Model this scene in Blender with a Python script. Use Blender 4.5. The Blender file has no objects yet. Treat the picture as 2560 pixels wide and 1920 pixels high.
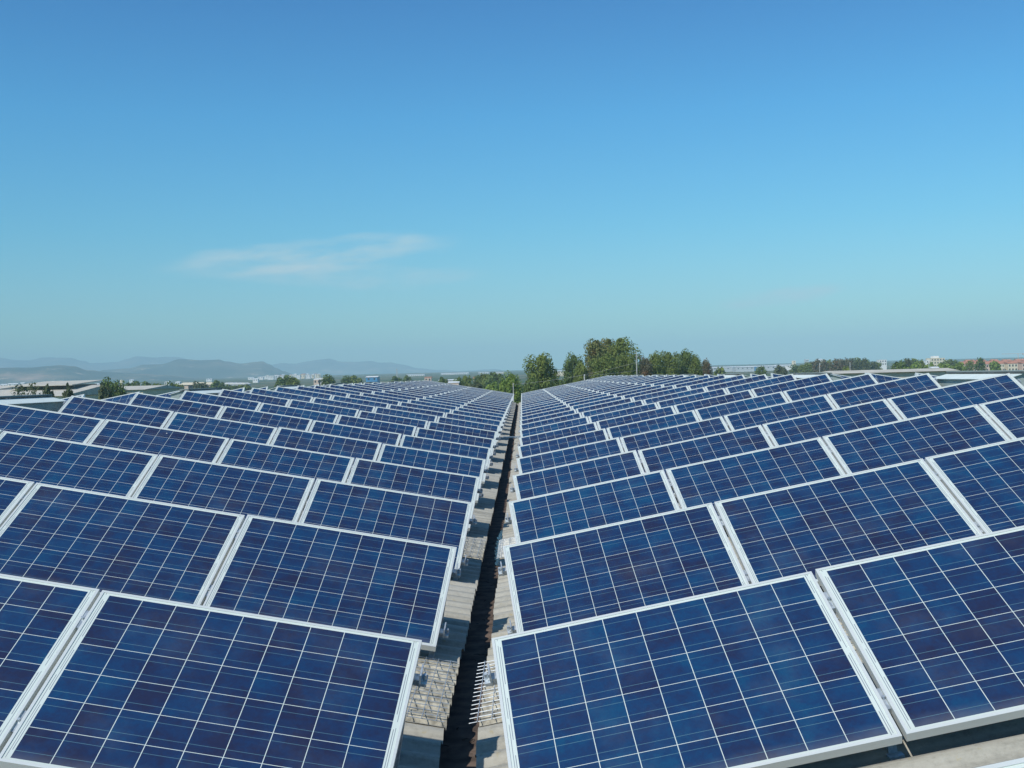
import bpy, bmesh, math, random
from mathutils import Vector, Matrix, noise

random.seed(7)
R_ = math.radians
scene = bpy.context.scene
col = scene.collection

# ------------------------------------------------------------------ camera
FPX = 2700.0                                   # focal length in pixels of a 2560 px wide frame
PITCH, YAW, ROLL = -0.0071, -0.0096, -0.0259
fwd = Vector((math.sin(YAW) * math.cos(PITCH), math.cos(YAW) * math.cos(PITCH), math.sin(PITCH)))
rt = Vector((math.cos(YAW), -math.sin(YAW), 0))
up = rt.cross(fwd)
cr, sr = math.cos(ROLL), math.sin(ROLL)
camx = cr * rt + sr * up
camy = -sr * rt + cr * up
cam = bpy.data.cameras.new('camera')
cam.sensor_width = 36.0
cam.lens = FPX / 2560.0 * 36.0
cam.clip_start, cam.clip_end = 0.05, 30000
cam_ob = bpy.data.objects.new('camera', cam)
m = Matrix((camx, camy, -fwd)).transposed().to_4x4()
cam_ob.matrix_world = m
col.objects.link(cam_ob)
scene.camera = cam_ob

# ------------------------------------------------------------------ light
SUN = Vector((-0.58, -0.75, 1.0)).normalized()          # towards the sun: behind the camera, to the left
el = math.asin(SUN.z)
az = math.atan2(SUN.x, SUN.y)
sl = bpy.data.lights.new('sun', 'SUN')
sl.energy, sl.angle, sl.color = 4.2, R_(0.53), (1.0, 0.95, 0.87)
so = bpy.data.objects.new('sun', sl)
so.rotation_euler = SUN.to_track_quat('Z', 'Y').to_euler()
so.location = (0, 0, 60)
col.objects.link(so)


class NT:
    """terse node building"""
    def __init__(s, tree):
        s.t = tree
        s.t.nodes.clear()

    def n(s, kind, **kw):
        nd = s.t.nodes.new(kind)
        for k, v in kw.items():
            setattr(nd, k, v)
        return nd

    def put(s, sock, v):
        if isinstance(v, bpy.types.NodeSocket):
            s.t.links.new(v, sock)
        elif v is not None:
            if sock.type == 'RGBA' and len(v) == 3:
                v = (*v, 1)
            sock.default_value = v

    def m(s, op, a, b=None, c=None, clamp=False):
        nd = s.n('ShaderNodeMath', operation=op, use_clamp=clamp)
        for i, v in enumerate((a, b, c)):
            if v is not None:
                s.put(nd.inputs[i], v)
        return nd.outputs[0]

    def mix(s, f, a, b, blend='MIX'):
        nd = s.n('ShaderNodeMix', data_type='RGBA', blend_type=blend)
        s.put(nd.inputs[0], f)
        s.put(nd.inputs[6], a)
        s.put(nd.inputs[7], b)
        return nd.outputs[2]

    def noise(s, vec, scale, detail=4, rough=0.55, out=0):
        nd = s.n('ShaderNodeTexNoise')
        s.put(nd.inputs['Vector'], vec)
        nd.inputs['Scale'].default_value = scale
        nd.inputs['Detail'].default_value = detail
        nd.inputs['Roughness'].default_value = rough
        return nd.outputs[out]

    def ramp(s, f, stops):
        nd = s.n('ShaderNodeValToRGB')
        s.put(nd.inputs[0], f)
        e = nd.color_ramp.elements
        while len(e) < len(stops):
            e.new(0.5)
        for x, (p, c) in zip(e, stops):
            x.position = p
            x.color = (*c, 1) if len(c) == 3 else c
        return nd.outputs[0]

    def sep(s, v):
        nd = s.n('ShaderNodeSeparateXYZ')
        s.put(nd.inputs[0], v)
        return nd.outputs

    def comb(s, x, y, z):
        nd = s.n('ShaderNodeCombineXYZ')
        for i, v in enumerate((x, y, z)):
            s.put(nd.inputs[i], v)
        return nd.outputs[0]

    def smooth(s, v, a, b):
        nd = s.n('ShaderNodeMapRange', interpolation_type='SMOOTHSTEP')
        s.put(nd.inputs[0], v)
        nd.inputs[1].default_value = a
        nd.inputs[2].default_value = b
        return nd.outputs[0]

    def mapping(s, v, scale=(1, 1, 1), rot=(0, 0, 0)):
        nd = s.n('ShaderNodeMapping')
        s.put(nd.inputs[0], v)
        nd.inputs['Scale'].default_value = scale
        nd.inputs['Rotation'].default_value = rot
        return nd.outputs[0]


# ------------------------------------------------------------------ sky
world = bpy.data.worlds.new('World')
scene.world = world
world.use_nodes = True
w = NT(world.node_tree)
sky = w.n('ShaderNodeTexSky', sky_type='NISHITA')
sky.sun_disc = False
sky.sun_elevation = el
sky.sun_rotation = az % (2 * math.pi)
sky.altitude = 0
sky.air_density, sky.dust_density, sky.ozone_density = 1.0, 0.6, 3.0
tc = w.n('ShaderNodeTexCoord')
dx, dy, dz = w.sep(tc.outputs['Generated'])
azi = w.m('ARCTAN2', dx, dy)
ele = w.m('ARCSINE', dz)
tint = w.ramp(w.m('MULTIPLY', ele, 1.0), [(0.0, (0.60, 0.89, 0.72)), (0.03, (0.56, 0.88, 0.76)), (0.07, (0.465, 0.81, 0.84)), (0.135, (0.325, 0.795, 0.90)), (0.235, (0.235, 0.765, 0.985)), (0.335, (0.19, 0.625, 0.92)), (0.7, (0.33, 0.66, 0.86))])
skyc = w.mix(1.0, sky.outputs[0], tint, 'MULTIPLY')


def cirrus(a0, e0, ra, re, slope, strength, scale):
    """a wisp of cloud round azimuth a0, elevation e0 (radians)"""
    da = w.m('SUBTRACT', azi, a0)
    de = w.m('SUBTRACT', w.m('SUBTRACT', ele, e0), w.m('MULTIPLY', da, slope))
    warp = w.noise(w.comb(w.m('MULTIPLY', azi, 9), w.m('MULTIPLY', ele, 30), 0.3), 1.0, 3)
    de = w.m('ADD', de, w.m('MULTIPLY', w.m('SUBTRACT', warp, 0.5), re * 1.5))
    r2 = w.m('ADD', w.m('POWER', w.m('ABSOLUTE', w.m('DIVIDE', da, ra)), 2), w.m('POWER', w.m('ABSOLUTE', w.m('DIVIDE', de, re)), 2))
    fall = w.m('SUBTRACT', 1.0, w.smooth(r2, 0.1, 1.0))
    nz = w.noise(w.comb(w.m('MULTIPLY', azi, scale), w.m('MULTIPLY', w.m('SUBTRACT', ele, w.m('MULTIPLY', azi, slope)), scale * 4), 0), 1.0, 6, 0.6)
    return w.m('MULTIPLY', w.m('MULTIPLY', fall, w.smooth(nz, 0.27, 0.74)), strength)


c1 = cirrus(-0.19, 0.114, 0.15, 0.018, 0.09, 0.95, 15)
c2 = cirrus(-0.16, 0.096, 0.15, 0.013, -0.02, 0.7, 14)
c3 = cirrus(0.235, 0.064, 0.065, 0.009, 0.08, 1.0, 12)
cl = w.m('ADD', w.m('ADD', c1, c2), c3, clamp=True)
skyc = w.mix(cl, skyc, (3.6, 4.9, 5.4))
bg = w.n('ShaderNodeBackground')
w.put(bg.inputs[0], skyc)
bg.inputs[1].default_value = 0.148
wo = w.n('ShaderNodeOutputWorld')
w.t.links.new(bg.outputs[0], wo.inputs[0])

scene.view_settings.view_transform = 'Standard'
scene.view_settings.look = 'None'
scene.view_settings.exposure = 0.0
scene.view_settings.gamma = 1.0
scene.render.engine = 'CYCLES'
scene.cycles.use_denoising = True
scene.cycles.max_bounces = 6
scene.cycles.volume_bounces = 0
scene.cycles.transparent_max_bounces = 4


# ------------------------------------------------------------------ materials
def material(name):
    mt = bpy.data.materials.new(name)
    mt.use_nodes = True
    return mt, NT(mt.node_tree)


def finish(t, base, rough=0.7, metal=0.0, bump=None, bstr=0.3, bdist=0.01, spec=0.5):
    p = t.n('ShaderNodeBsdfPrincipled')
    t.put(p.inputs['Base Color'], base)
    t.put(p.inputs['Roughness'], rough)
    t.put(p.inputs['Metallic'], metal)
    p.inputs['Specular IOR Level'].default_value = spec
    if bump is not None:
        b = t.n('ShaderNodeBump')
        b.inputs['Strength'].default_value = bstr
        b.inputs['Distance'].default_value = bdist
        t.put(b.inputs['Height'], bump)
        t.t.links.new(b.outputs[0], p.inputs['Normal'])
    o = t.n('ShaderNodeOutputMaterial')
    t.t.links.new(p.outputs[0], o.inputs[0])
    return p


def mat_simple(name, c, rough=0.7, metal=0.0, var=0.25, scale=2.0, spec=0.5):
    mt, t = material(name)
    tcn = t.n('ShaderNodeTexCoord')
    n = t.noise(tcn.outputs['Object'], scale, 5)
    a = tuple(x * (1 - var) for x in c)
    b = tuple(min(1, x * (1 + var)) for x in c)
    finish(t, t.mix(t.smooth(n, 0.3, 0.7), a, b), rough, metal, n, 0.15, spec=spec)
    return mt


CW, CH = 1.50, 0.99                    # module size
PIT = 0.1575                           # cell pitch
MX, MY = (CW - 9 * PIT) / 2, (CH - 6 * PIT) / 2


def mat_cells():
    mt, t = material('polycrystalline_cells')
    tcn = t.n('ShaderNodeTexCoord')
    oi = t.n('ShaderNodeObjectInfo')
    x, y, z = t.sep(tcn.outputs['Object'])
    cx = t.m('DIVIDE', t.m('SUBTRACT', x, MX), PIT)
    cy = t.m('DIVIDE', t.m('SUBTRACT', y, MY), PIT)
    fx, fy = t.m('FRACT', cx), t.m('FRACT', cy)
    ix, iy = t.m('FLOOR', cx), t.m('FLOOR', cy)
    edx = t.m('MINIMUM', fx, t.m('SUBTRACT', 1.0, fx))
    edy = t.m('MINIMUM', fy, t.m('SUBTRACT', 1.0, fy))
    gx = t.m('LESS_THAN', edx, 0.0016 / PIT)
    gy = t.m('LESS_THAN', edy, 0.0013 / PIT)
    outx = t.m('GREATER_THAN', t.m('ABSOLUTE', t.m('SUBTRACT', cx, 4.5)), 4.485)
    outy = t.m('GREATER_THAN', t.m('ABSOLUTE', t.m('SUBTRACT', cy, 3.0)), 2.985)
    out = t.m('MAXIMUM', outx, outy)
    white = t.m('MAXIMUM', t.m('MAXIMUM', gx, gy), out)
    bus = t.m('LESS_THAN', t.m('ABSOLUTE', t.m('SUBTRACT', t.m('ABSOLUTE', t.m('SUBTRACT', fy, 0.5)), 0.25)), 0.0011 / PIT)
    # one tone per cell, crystals inside it
    wn = t.n('ShaderNodeTexWhiteNoise', noise_dimensions='4D')
    t.put(wn.inputs['Vector'], t.comb(ix, iy, 0.5))
    t.put(wn.inputs['W'], t.m('MULTIPLY', oi.outputs['Random'], 311.0))
    tone = wn.outputs[0]
    vo = t.n('ShaderNodeTexVoronoi')
    t.put(vo.inputs['Vector'], t.comb(x, y, t.m('MULTIPLY', oi.outputs['Random'], 57.0)))
    vo.inputs['Scale'].default_value = 85
    grain = t.sep(vo.outputs['Color'])[0]
    cloud = t.noise(t.comb(x, y, t.m('MULTIPLY', oi.outputs['Random'], 91.0)), 6.5, 4, 0.62)
    v = t.m('ADD', t.m('MULTIPLY', tone, 0.40), t.m('ADD', t.m('MULTIPLY', grain, 0.14), t.m('MULTIPLY', t.smooth(cloud, 0.28, 0.72), 0.46)))
    v = t.m('ADD', v, t.m('MULTIPLY', t.m('SUBTRACT', oi.outputs['Random'], 0.5), 0.24))
    cell = t.ramp(v, [(0.10, (0.0165, 0.019, 0.052)), (0.36, (0.0125, 0.027, 0.080)), (0.62, (0.009, 0.038, 0.108)), (0.90, (0.007, 0.056, 0.132))])
    cell = t.mix(bus, cell, (0.085, 0.17, 0.21))
    # ribbons on the white side margins
    yy = t.m('SUBTRACT', y, MY)
    mL = t.m('LESS_THAN', t.m('ABSOLUTE', t.m('SUBTRACT', x, 0.034)), 0.0015)
    mR = t.m('LESS_THAN', t.m('ABSOLUTE', t.m('SUBTRACT', x, CW - 0.034)), 0.0015)
    mI = t.m('LESS_THAN', t.m('ABSOLUTE', t.m('SUBTRACT', x, CW - 0.025)), 0.0013)
    mJ = t.m('LESS_THAN', t.m('ABSOLUTE', t.m('SUBTRACT', x, 0.025)), 0.0013)
    segL = t.m('LESS_THAN', t.m('FRACT', t.m('DIVIDE', t.m('ADD', yy, -0.04), 2 * PIT)), 0.74)
    segR = t.m('LESS_THAN', t.m('FRACT', t.m('DIVIDE', t.m('ADD', yy, PIT - 0.04), 2 * PIT)), 0.74)
    segI = t.m('LESS_THAN', t.m('FRACT', t.m('DIVIDE', yy, 3 * PIT)), 0.93)
    rib = t.m('MAXIMUM', t.m('MAXIMUM', t.m('MULTIPLY', mL, segL), t.m('MULTIPLY', mR, segR)), t.m('MULTIPLY', t.m('MAXIMUM', mI, mJ), segI))
    sheet = t.mix(rib, (0.60, 0.66, 0.61), (0.20, 0.22, 0.25))
    colr = t.mix(white, cell, sheet)
    # thin film of dust
    du = t.noise(t.comb(x, y, t.m('MULTIPLY', oi.outputs['Random'], 17.0)), 3.0, 6, 0.65)
    colr = t.mix(t.m('MULTIPLY', t.smooth(du, 0.45, 0.8), 0.05), colr, (0.45, 0.43, 0.38))
    sv = t.n('ShaderNodeTexVoronoi')
    t.put(sv.inputs['Vector'], t.comb(x, y, t.m('MULTIPLY', oi.outputs['Random'], 143.0)))
    sv.inputs['Scale'].default_value = 3.2
    dot = t.m('MULTIPLY', t.m('LESS_THAN', sv.outputs['Distance'], 0.030), t.m('GREATER_THAN', t.sep(sv.outputs['Color'])[1], 0.55))
    colr = t.mix(t.m('MULTIPLY', dot, 0.8), colr, (0.62, 0.62, 0.57))
    edge = t.m('MULTIPLY', t.m('SUBTRACT', 1.0, t.smooth(t.m('ADD', y, t.m('MULTIPLY', t.m('SUBTRACT', du, 0.5), 0.12)), 0.0, 0.09)), 0.16)
    colr = t.mix(edge, colr, (0.40, 0.37, 0.31))
    p = finish(t, colr, 0.32, 0.0, spec=0.3)
    p.inputs['Coat Weight'].default_value = 1.0
    p.inputs['Coat Roughness'].default_value = 0.05
    p.inputs['Coat IOR'].default_value = 1.48
    return mt


def mat_frame():
    mt, t = material('anodised_aluminium')
    tcn = t.n('ShaderNodeTexCoord')
    n = t.noise(t.mapping(tcn.outputs['Object'], (3, 40, 40)), 3.0, 3)
    finish(t, t.mix(n, (0.60, 0.63, 0.60), (0.72, 0.74, 0.71)), 0.42, 0.25)
    return mt


def mat_galv():
    mt, t = material('galvanised_steel')
    tcn = t.n('ShaderNodeTexCoord')
    v = t.n('ShaderNodeTexVoronoi')
    t.put(v.inputs['Vector'], tcn.outputs['Object'])
    v.inputs['Scale'].default_value = 45
    g = t.sep(v.outputs['Color'])[0]
    finish(t, t.mix(g, (0.40, 0.44, 0.47), (0.62, 0.66, 0.68)), 0.38, 0.55)
    return mt


def mat_roof():
    mt, t = material('fibre_cement_roofing')
    tcn = t.n('ShaderNodeTexCoord')
    o = tcn.outputs['Object']
    big = t.noise(o, 0.35, 5, 0.6)
    fine = t.noise(o, 28.0, 6, 0.7)
    streak = t.noise(t.mapping(o, (0.6, 9, 1)), 2.0, 4)
    c = t.ramp(t.m('ADD', t.m('MULTIPLY', streak, 0.6), t.m('MULTIPLY', fine, 0.4)), [(0.28, (0.19, 0.185, 0.160)), (0.5, (0.375, 0.360, 0.305)), (0.75, (0.49, 0.475, 0.415))])
    lich = t.smooth(t.noise(o, 17.0, 5, 0.7), 0.60, 0.70)
    c = t.mix(t.m('MULTIPLY', lich, 0.5), c, (0.38, 0.31, 0.15))
    dark = t.smooth(t.noise(o, 9.0, 6, 0.7), 0.60, 0.75)
    c = t.mix(t.m('MULTIPLY', dark, 0.45), c, (0.12, 0.11, 0.09))
    c = t.mix(t.m('MULTIPLY', t.smooth(big, 0.45, 0.7), 0.3), c, (0.42, 0.42, 0.40))
    finish(t, c, 0.9, 0, fine, 0.5, 0.006, spec=0.2)
    return mt


def mat_leaf(name, c, var=0.24, brown=None, bf=0.0):
    mt, t = material(name)
    g = t.n('ShaderNodeNewGeometry')
    tcn = t.n('ShaderNodeTexCoord')
    rnd = g.outputs['Random Per Island']
    clump = t.noise(tcn.outputs['Object'], 0.55, 3)
    f = t.m('ADD', t.m('MULTIPLY', rnd, 0.5), t.m('MULTIPLY', clump, 0.5))
    cc = t.mix(t.smooth(f, 0.25, 0.75), tuple(x * (1 - var) for x in c), tuple(x * (1 + var) for x in c))
    if brown:
        b2 = t.noise(tcn.outputs['Object'], 0.42, 2)
        cc = t.mix(t.smooth(b2, 0.62 - bf, 0.78 - bf), cc, brown)
    d = t.n('ShaderNodeBsdfDiffuse')
    t.put(d.inputs[0], cc)
    tr = t.n('ShaderNodeBsdfTranslucent')
    t.put(tr.inputs[0], cc)
    mx = t.n('ShaderNodeMixShader')
    mx.inputs[0].default_value = 0.38
    t.t.links.new(d.outputs[0], mx.inputs[1])
    t.t.links.new(tr.outputs[0], mx.inputs[2])
    o = t.n('ShaderNodeOutputMaterial')
    t.t.links.new(mx.outputs[0], o.inputs[0])
    return mt


M = dict(
    cells=mat_cells(), frame=mat_frame(), galv=mat_galv(), roof=mat_roof(),
    rooflight=mat_simple('weathered_rooflight_sheet', (0.38, 0.35, 0.27), 0.7, 0, 0.45, 22),
    gutter=mat_simple('rusty_gutter', (0.118, 0.086, 0.068), 0.9, 0, 0.5, 7),
    vent=mat_simple('grey_green_vent_metal', (0.30, 0.36, 0.34), 0.8, 0.0, 0.06, 3),
    vent_pale=mat_simple('pale_vent_sheet', (0.62, 0.70, 0.67), 0.85, 0, 0.06, 3),
    vent_cap=mat_simple('dark_vent_edge', (0.07, 0.08, 0.08), 0.6),
    wall=mat_simple('warehouse_render', (0.45, 0.43, 0.39), 0.9),
    twig=mat_simple('dry_twig', (0.03, 0.024, 0.018), 0.9),
    bark=mat_simple('bark', (0.13, 0.105, 0.08), 0.95, 0, 0.35, 4),
    bark_pale=mat_simple('pale_bark', (0.42, 0.40, 0.37), 0.95, 0, 0.25, 4),
    concrete=mat_simple('concrete', (0.42, 0.42, 0.40), 0.9),
    wire=mat_simple('wire', (0.45, 0.46, 0.46), 0.6),
    white=mat_simple('white_wall', (0.74, 0.73, 0.70), 0.85, 0, 0.05),
    cream=mat_simple('cream_wall', (0.66, 0.58, 0.42), 0.85, 0, 0.08),
    ochre=mat_simple('pinkish_wall', (0.60, 0.45, 0.35), 0.85, 0, 0.08),
    greyw=mat_simple('grey_wall', (0.46, 0.50, 0.52), 0.85, 0, 0.08),
    bluew=mat_simple('blue_sheet_wall', (0.05, 0.22, 0.42), 0.6, 0, 0.08),
    tile=mat_simple('red_roof_tile', (0.42, 0.17, 0.10), 0.9, 0, 0.2, 0.6),
    beige=mat_simple('beige_sheet_roof', (0.50, 0.47, 0.40), 0.85, 0, 0.12, 0.5),
    pale=mat_simple('pale_sheet_roof', (0.66, 0.68, 0.68), 0.7, 0, 0.06, 0.5),
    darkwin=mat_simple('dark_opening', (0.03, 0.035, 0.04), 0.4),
    leaf=mat_leaf('leaf_green', (0.205, 0.250, 0.070)),
    leaf_dark=mat_leaf('leaf_dark', (0.150, 0.205, 0.068)),
    leaf_light=mat_leaf('leaf_light', (0.22, 0.30, 0.075)),
    leaf_yellow=mat_leaf('leaf_yellowing', (0.230, 0.240, 0.085), 0.25, (0.26, 0.19, 0.08), 0.08),
    leaf_brown=mat_leaf('leaf_browning', (0.18, 0.17, 0.10), 0.28, (0.26, 0.16, 0.10), 0.12),
    leaf_olive=mat_leaf('leaf_olive', (0.14, 0.16, 0.085)),
)
mt, t = material('puddle_water')
tcn = t.n('ShaderNodeTexCoord')
finish(t, (0.015, 0.02, 0.025), 0.06, 0, t.noise(t.mapping(tcn.outputs['Object'], (30, 6, 1)), 1.0, 4), 0.6, 0.03)
M['water'] = mt


# ------------------------------------------------------------------ helpers
def tag(o, label=None, cat=None, group=None, kind=None):
    if label: o['label'] = label
    if cat: o['category'] = cat
    if group: o['group'] = group
    if kind: o['kind'] = kind
    return o


def empty(name, loc=(0, 0, 0), mat4=None):
    o = bpy.data.objects.new(name, None)
    o.empty_display_size = 0.2
    if mat4 is not None: o.matrix_world = mat4
    else: o.location = loc
    col.objects.link(o)
    return o


def link(name, me, parent=None):
    o = bpy.data.objects.new(name, me)
    if parent is not None: o.parent = parent
    col.objects.link(o)
    return o


class MB:
    def __init__(s):
        s.v, s.f = [], []

    def quadbox(s, pts):                        # 8 points: bottom ring, top ring
        k = len(s.v)
        s.v += [tuple(p) for p in pts]
        s.f += [tuple(k + i for i in q) for q in ((3, 2, 1, 0), (4, 5, 6, 7), (0, 1, 5, 4), (1, 2, 6, 5), (2, 3, 7, 6), (3, 0, 4, 7))]
        return s

    def box(s, x0, y0, z0, x1, y1, z1):
        return s.quadbox([(x0, y0, z0), (x1, y0, z0), (x1, y1, z0), (x0, y1, z0), (x0, y0, z1), (x1, y0, z1), (x1, y1, z1), (x0, y1, z1)])

    def tube(s, pts, rad, n=6, cap=True):
        """pts list of Vector, rad list or number"""
        k0 = len(s.v)
        for i, p in enumerate(pts):
            p = Vector(p)
            d = Vector(pts[min(i + 1, len(pts) - 1)]) - Vector(pts[max(i - 1, 0)])
            d = d.normalized() if d.length > 0 else Vector((0, 0, 1))
            a = d.orthogonal().normalized()
            b = d.cross(a)
            r = rad[i] if isinstance(rad, (list, tuple)) else rad
            for q in range(n):
                an = 2 * math.pi * q / n
                s.v.append(tuple(p + (a * math.cos(an) + b * math.sin(an)) * r))
        for i in range(len(pts) - 1):
            for q in range(n):
                a0 = k0 + i * n + q
                a1 = k0 + i * n + (q + 1) % n
                s.f.append((a0, a1, a1 + n, a0 + n))
        if cap:
            s.f.append(tuple(k0 + q for q in reversed(range(n))))
            e = k0 + (len(pts) - 1) * n
            s.f.append(tuple(e + q for q in range(n)))
        return s

    def mesh(s, name, mt, bevel=0.0, smooth=False):
        me = bpy.data.meshes.new(name)
        me.from_pydata(s.v, [], s.f)
        if bevel:
            bm = bmesh.new()
            bm.from_mesh(me)
            bmesh.ops.bevel(bm, geom=[e for e in bm.edges], offset=bevel, segments=1, affect='EDGES')
            bm.to_mesh(me)
            bm.free()
        me.materials.append(mt)
        if smooth:
            me.polygons.foreach_set('use_smooth', [True] * len(me.polygons))
        me.update()
        return me

    def build(s, name, mt, parent=None, **kw):
        return link(name, s.mesh(name, mt, **kw), parent)


def at(px, py, d):
    """world point seen at photo pixel (2560 wide) at distance y = d"""
    x, y = (px - 1280) / FPX, (960 - py) / FPX
    v = fwd + camx * x + camy * y
    return v * (d / v.y)


ORD = ('zeroth first second third fourth fifth sixth seventh eighth ninth tenth eleventh twelfth thirteenth fourteenth fifteenth sixteenth seventeenth '
       'eighteenth nineteenth twentieth twenty-first twenty-second twenty-third twenty-fourth twenty-fifth twenty-sixth twenty-seventh').split()

# ------------------------------------------------------------------ array geometry (metres, camera at the origin)
ALPHA = 0.1788                                   # roof pitch
P = 2.6341                                       # row spacing
GAP = 0.019
NROWS = 27
SLOPES = {
    'R': dict(o=Vector((-0.1368, 4.9388, -1.1861)), psi=0.0190, tilt=0.5121, sg=1,
              d={1: -.0357, 2: -.0317, 3: -.0225, 4: -.0062, 5: .0221, 6: .0295, 7: .0444}),
    'L': dict(o=Vector((-0.5274, 4.9784, -1.1932)), psi=-0.0045, tilt=0.5260, sg=-1,
              d={1: -.0347, 2: -.0351, 3: -.0290, 4: .0064, 5: .0263, 6: .0288, 7: .0372}),
}
for S in SLOPES.values():
    a, sg, ps = ALPHA, S['sg'], S['psi']
    u = Vector((sg * math.cos(a), sg * math.sin(ps) * math.cos(a), math.sin(a))).normalized()
    v = Vector((0, 1, 0))
    v = (v - u * v.dot(u)).normalized()
    n = u.cross(v) * sg
    S.update(u=u, v=v, n=n.normalized())
XG0, XG1, ZG = -0.449, -0.272, -1.84             # gutter edges and roof height there
RIDGE_R, RIDGE_L = 6.25, -6.98
TANA = math.tan(ALPHA)
Y0, Y1 = -3.0, 74.6                              # roof runs from behind the camera to its far end
GROUND = -8.6


def gz(y):
    """height of the plain, which climbs gently towards the hills"""
    return GROUND + 0.0085 * max(0.0, min(y, 4600.0) - 650.0)



def shift(S, j):
    return S['d'].get(j, 0.046 if j > 7 else -0.036)


def top_corner(s, j, k):
    """point on the top edge of row j, k metres up the slope"""
    S = SLOPES[s]
    return S['o'] + S['u'] * (k + shift(S, j)) + Vector((0, (j - 1) * P, 0))


# module prototype meshes: x along the row, y up the tilt, z out of the glass
fr = MB()
TH, LIP = 0.042, 0.013
outer = [(0, 0), (CW, 0), (CW, CH), (0, CH)]
inner = [(LIP, LIP), (CW - LIP, LIP), (CW - LIP, CH - LIP), (LIP, CH - LIP)]
for i in range(4):
    j = (i + 1) % 4
    a, b, c, d = outer[i], outer[j], inner[j], inner[i]
    fr.quadbox([(*a, -TH), (*b, -TH), (*c, -TH), (*d, -TH), (*a, 0), (*b, 0), (*c, 0), (*d, 0)])
frame_me = fr.mesh('frame', M['frame'])
glass_me = MB().box(LIP - .001, LIP - .001, -0.009, CW - LIP + .001, CH - LIP + .001, -0.0035).mesh('cell_sheet', M['cells'])
box_me = MB().box(CW / 2 - .06, CH - .17, -0.034, CW / 2 + .06, CH - .07, -0.0095).mesh('junction_box', M['darkwin'])
jit = random.Random(5)


def solar_panel(x_axis, y_axis, origin, label, group):
    z_axis = x_axis.cross(y_axis).normalized()
    y_axis = z_axis.cross(x_axis).normalized()
    # slight unevenness of hand-mounted modules
    ang = jit.gauss(0, 0.0012)
    y_axis = (y_axis + z_axis * jit.gauss(0, 0.005) + x_axis * ang).normalized()
    z_axis = x_axis.cross(y_axis).normalized()
    mt4 = Matrix((x_axis, y_axis, z_axis)).transposed().to_4x4()
    mt4.translation = origin + x_axis * jit.gauss(0, 0.0018) + y_axis * jit.gauss(0, 0.003)
    e = empty('solar_panel', mat4=mt4)
    tag(e, label, 'solar panel', group)
    link('frame', frame_me, e)
    link('cell_sheet', glass_me, e)
    return e


def place(s, j, i, label, group):
    S = SLOPES[s]
    k = i * (CW + GAP)
    down = S['v'] * math.cos(S['tilt']) + S['n'] * math.sin(S['tilt'])
    if s == 'R':
        o = top_corner(s, j, k)
        xa = S['u']
    else:
        o = top_corner(s, j, k + CW)
        xa = -S['u']
    o = o - down * CH
    return solar_panel(xa, down, o, label, group)


SIDE = {'R': 'right', 'L': 'left'}
NTH = ['nearest the gutter', 'second from the gutter', 'third from the gutter', 'at the ridge end']
for s in 'LR':
    for j in range(1, NROWS + 1):
        for i in range(4):
            row = 'front row' if j == 1 else ('farthest row' if j == NROWS else ORD[j] + ' row')
            place(s, j, i, f'blue solar panel {NTH[i]}, {row} of the {SIDE[s]} roof slope', f'solar panels on the {SIDE[s]} roof slope')

# the panel cut off at the lower right corner: the row before the front one, moved a little forward
S = SLOPES['R']
row0_y = 0.28
down = S['v'] * math.cos(S['tilt']) + S['n'] * math.sin(S['tilt'])
for i in range(1):
    o = S['o'] + S['u'] * (i * (CW + GAP) - 0.04) + Vector((0, -P + row0_y, 0)) - down * CH
    solar_panel(S['u'], down, o, 'solar panel with only its top edge in view, bottom right corner', 'solar panels on the right roof slope')

# panels on the far slopes behind each ridge
for s, xr in (('R', RIDGE_R), ('L', RIDGE_L)):
    sg = SLOPES[s]['sg']
    u2 = Vector((sg * math.cos(ALPHA), 0, -math.sin(ALPHA)))
    n2 = Vector((sg * math.sin(ALPHA), 0, math.cos(ALPHA)))
    down = Vector((0, 1, 0)) * math.cos(0.51) + n2 * math.sin(0.51)
    for j in range(5, 21):
        for i in range(2 if j < 10 else 1):
            base = top_corner(s, j, 4 * CW + 3 * GAP)
            st = Vector((2 * xr - base.x, base.y + 0.1, base.z))
            st = st + u2 * (i * (CW + GAP))
            if s == 'R':
                o, xa = st - down * CH, u2
            else:
                o, xa = st + u2 * CW - down * CH, -u2
            which = 'top' if i == 0 else 'second'
            solar_panel(xa, down, o, f'{which} solar panel past the {SIDE[s]} ridge, level with the {ORD[j]} row', f'solar panels beyond the {SIDE[s]} ridge')

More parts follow.
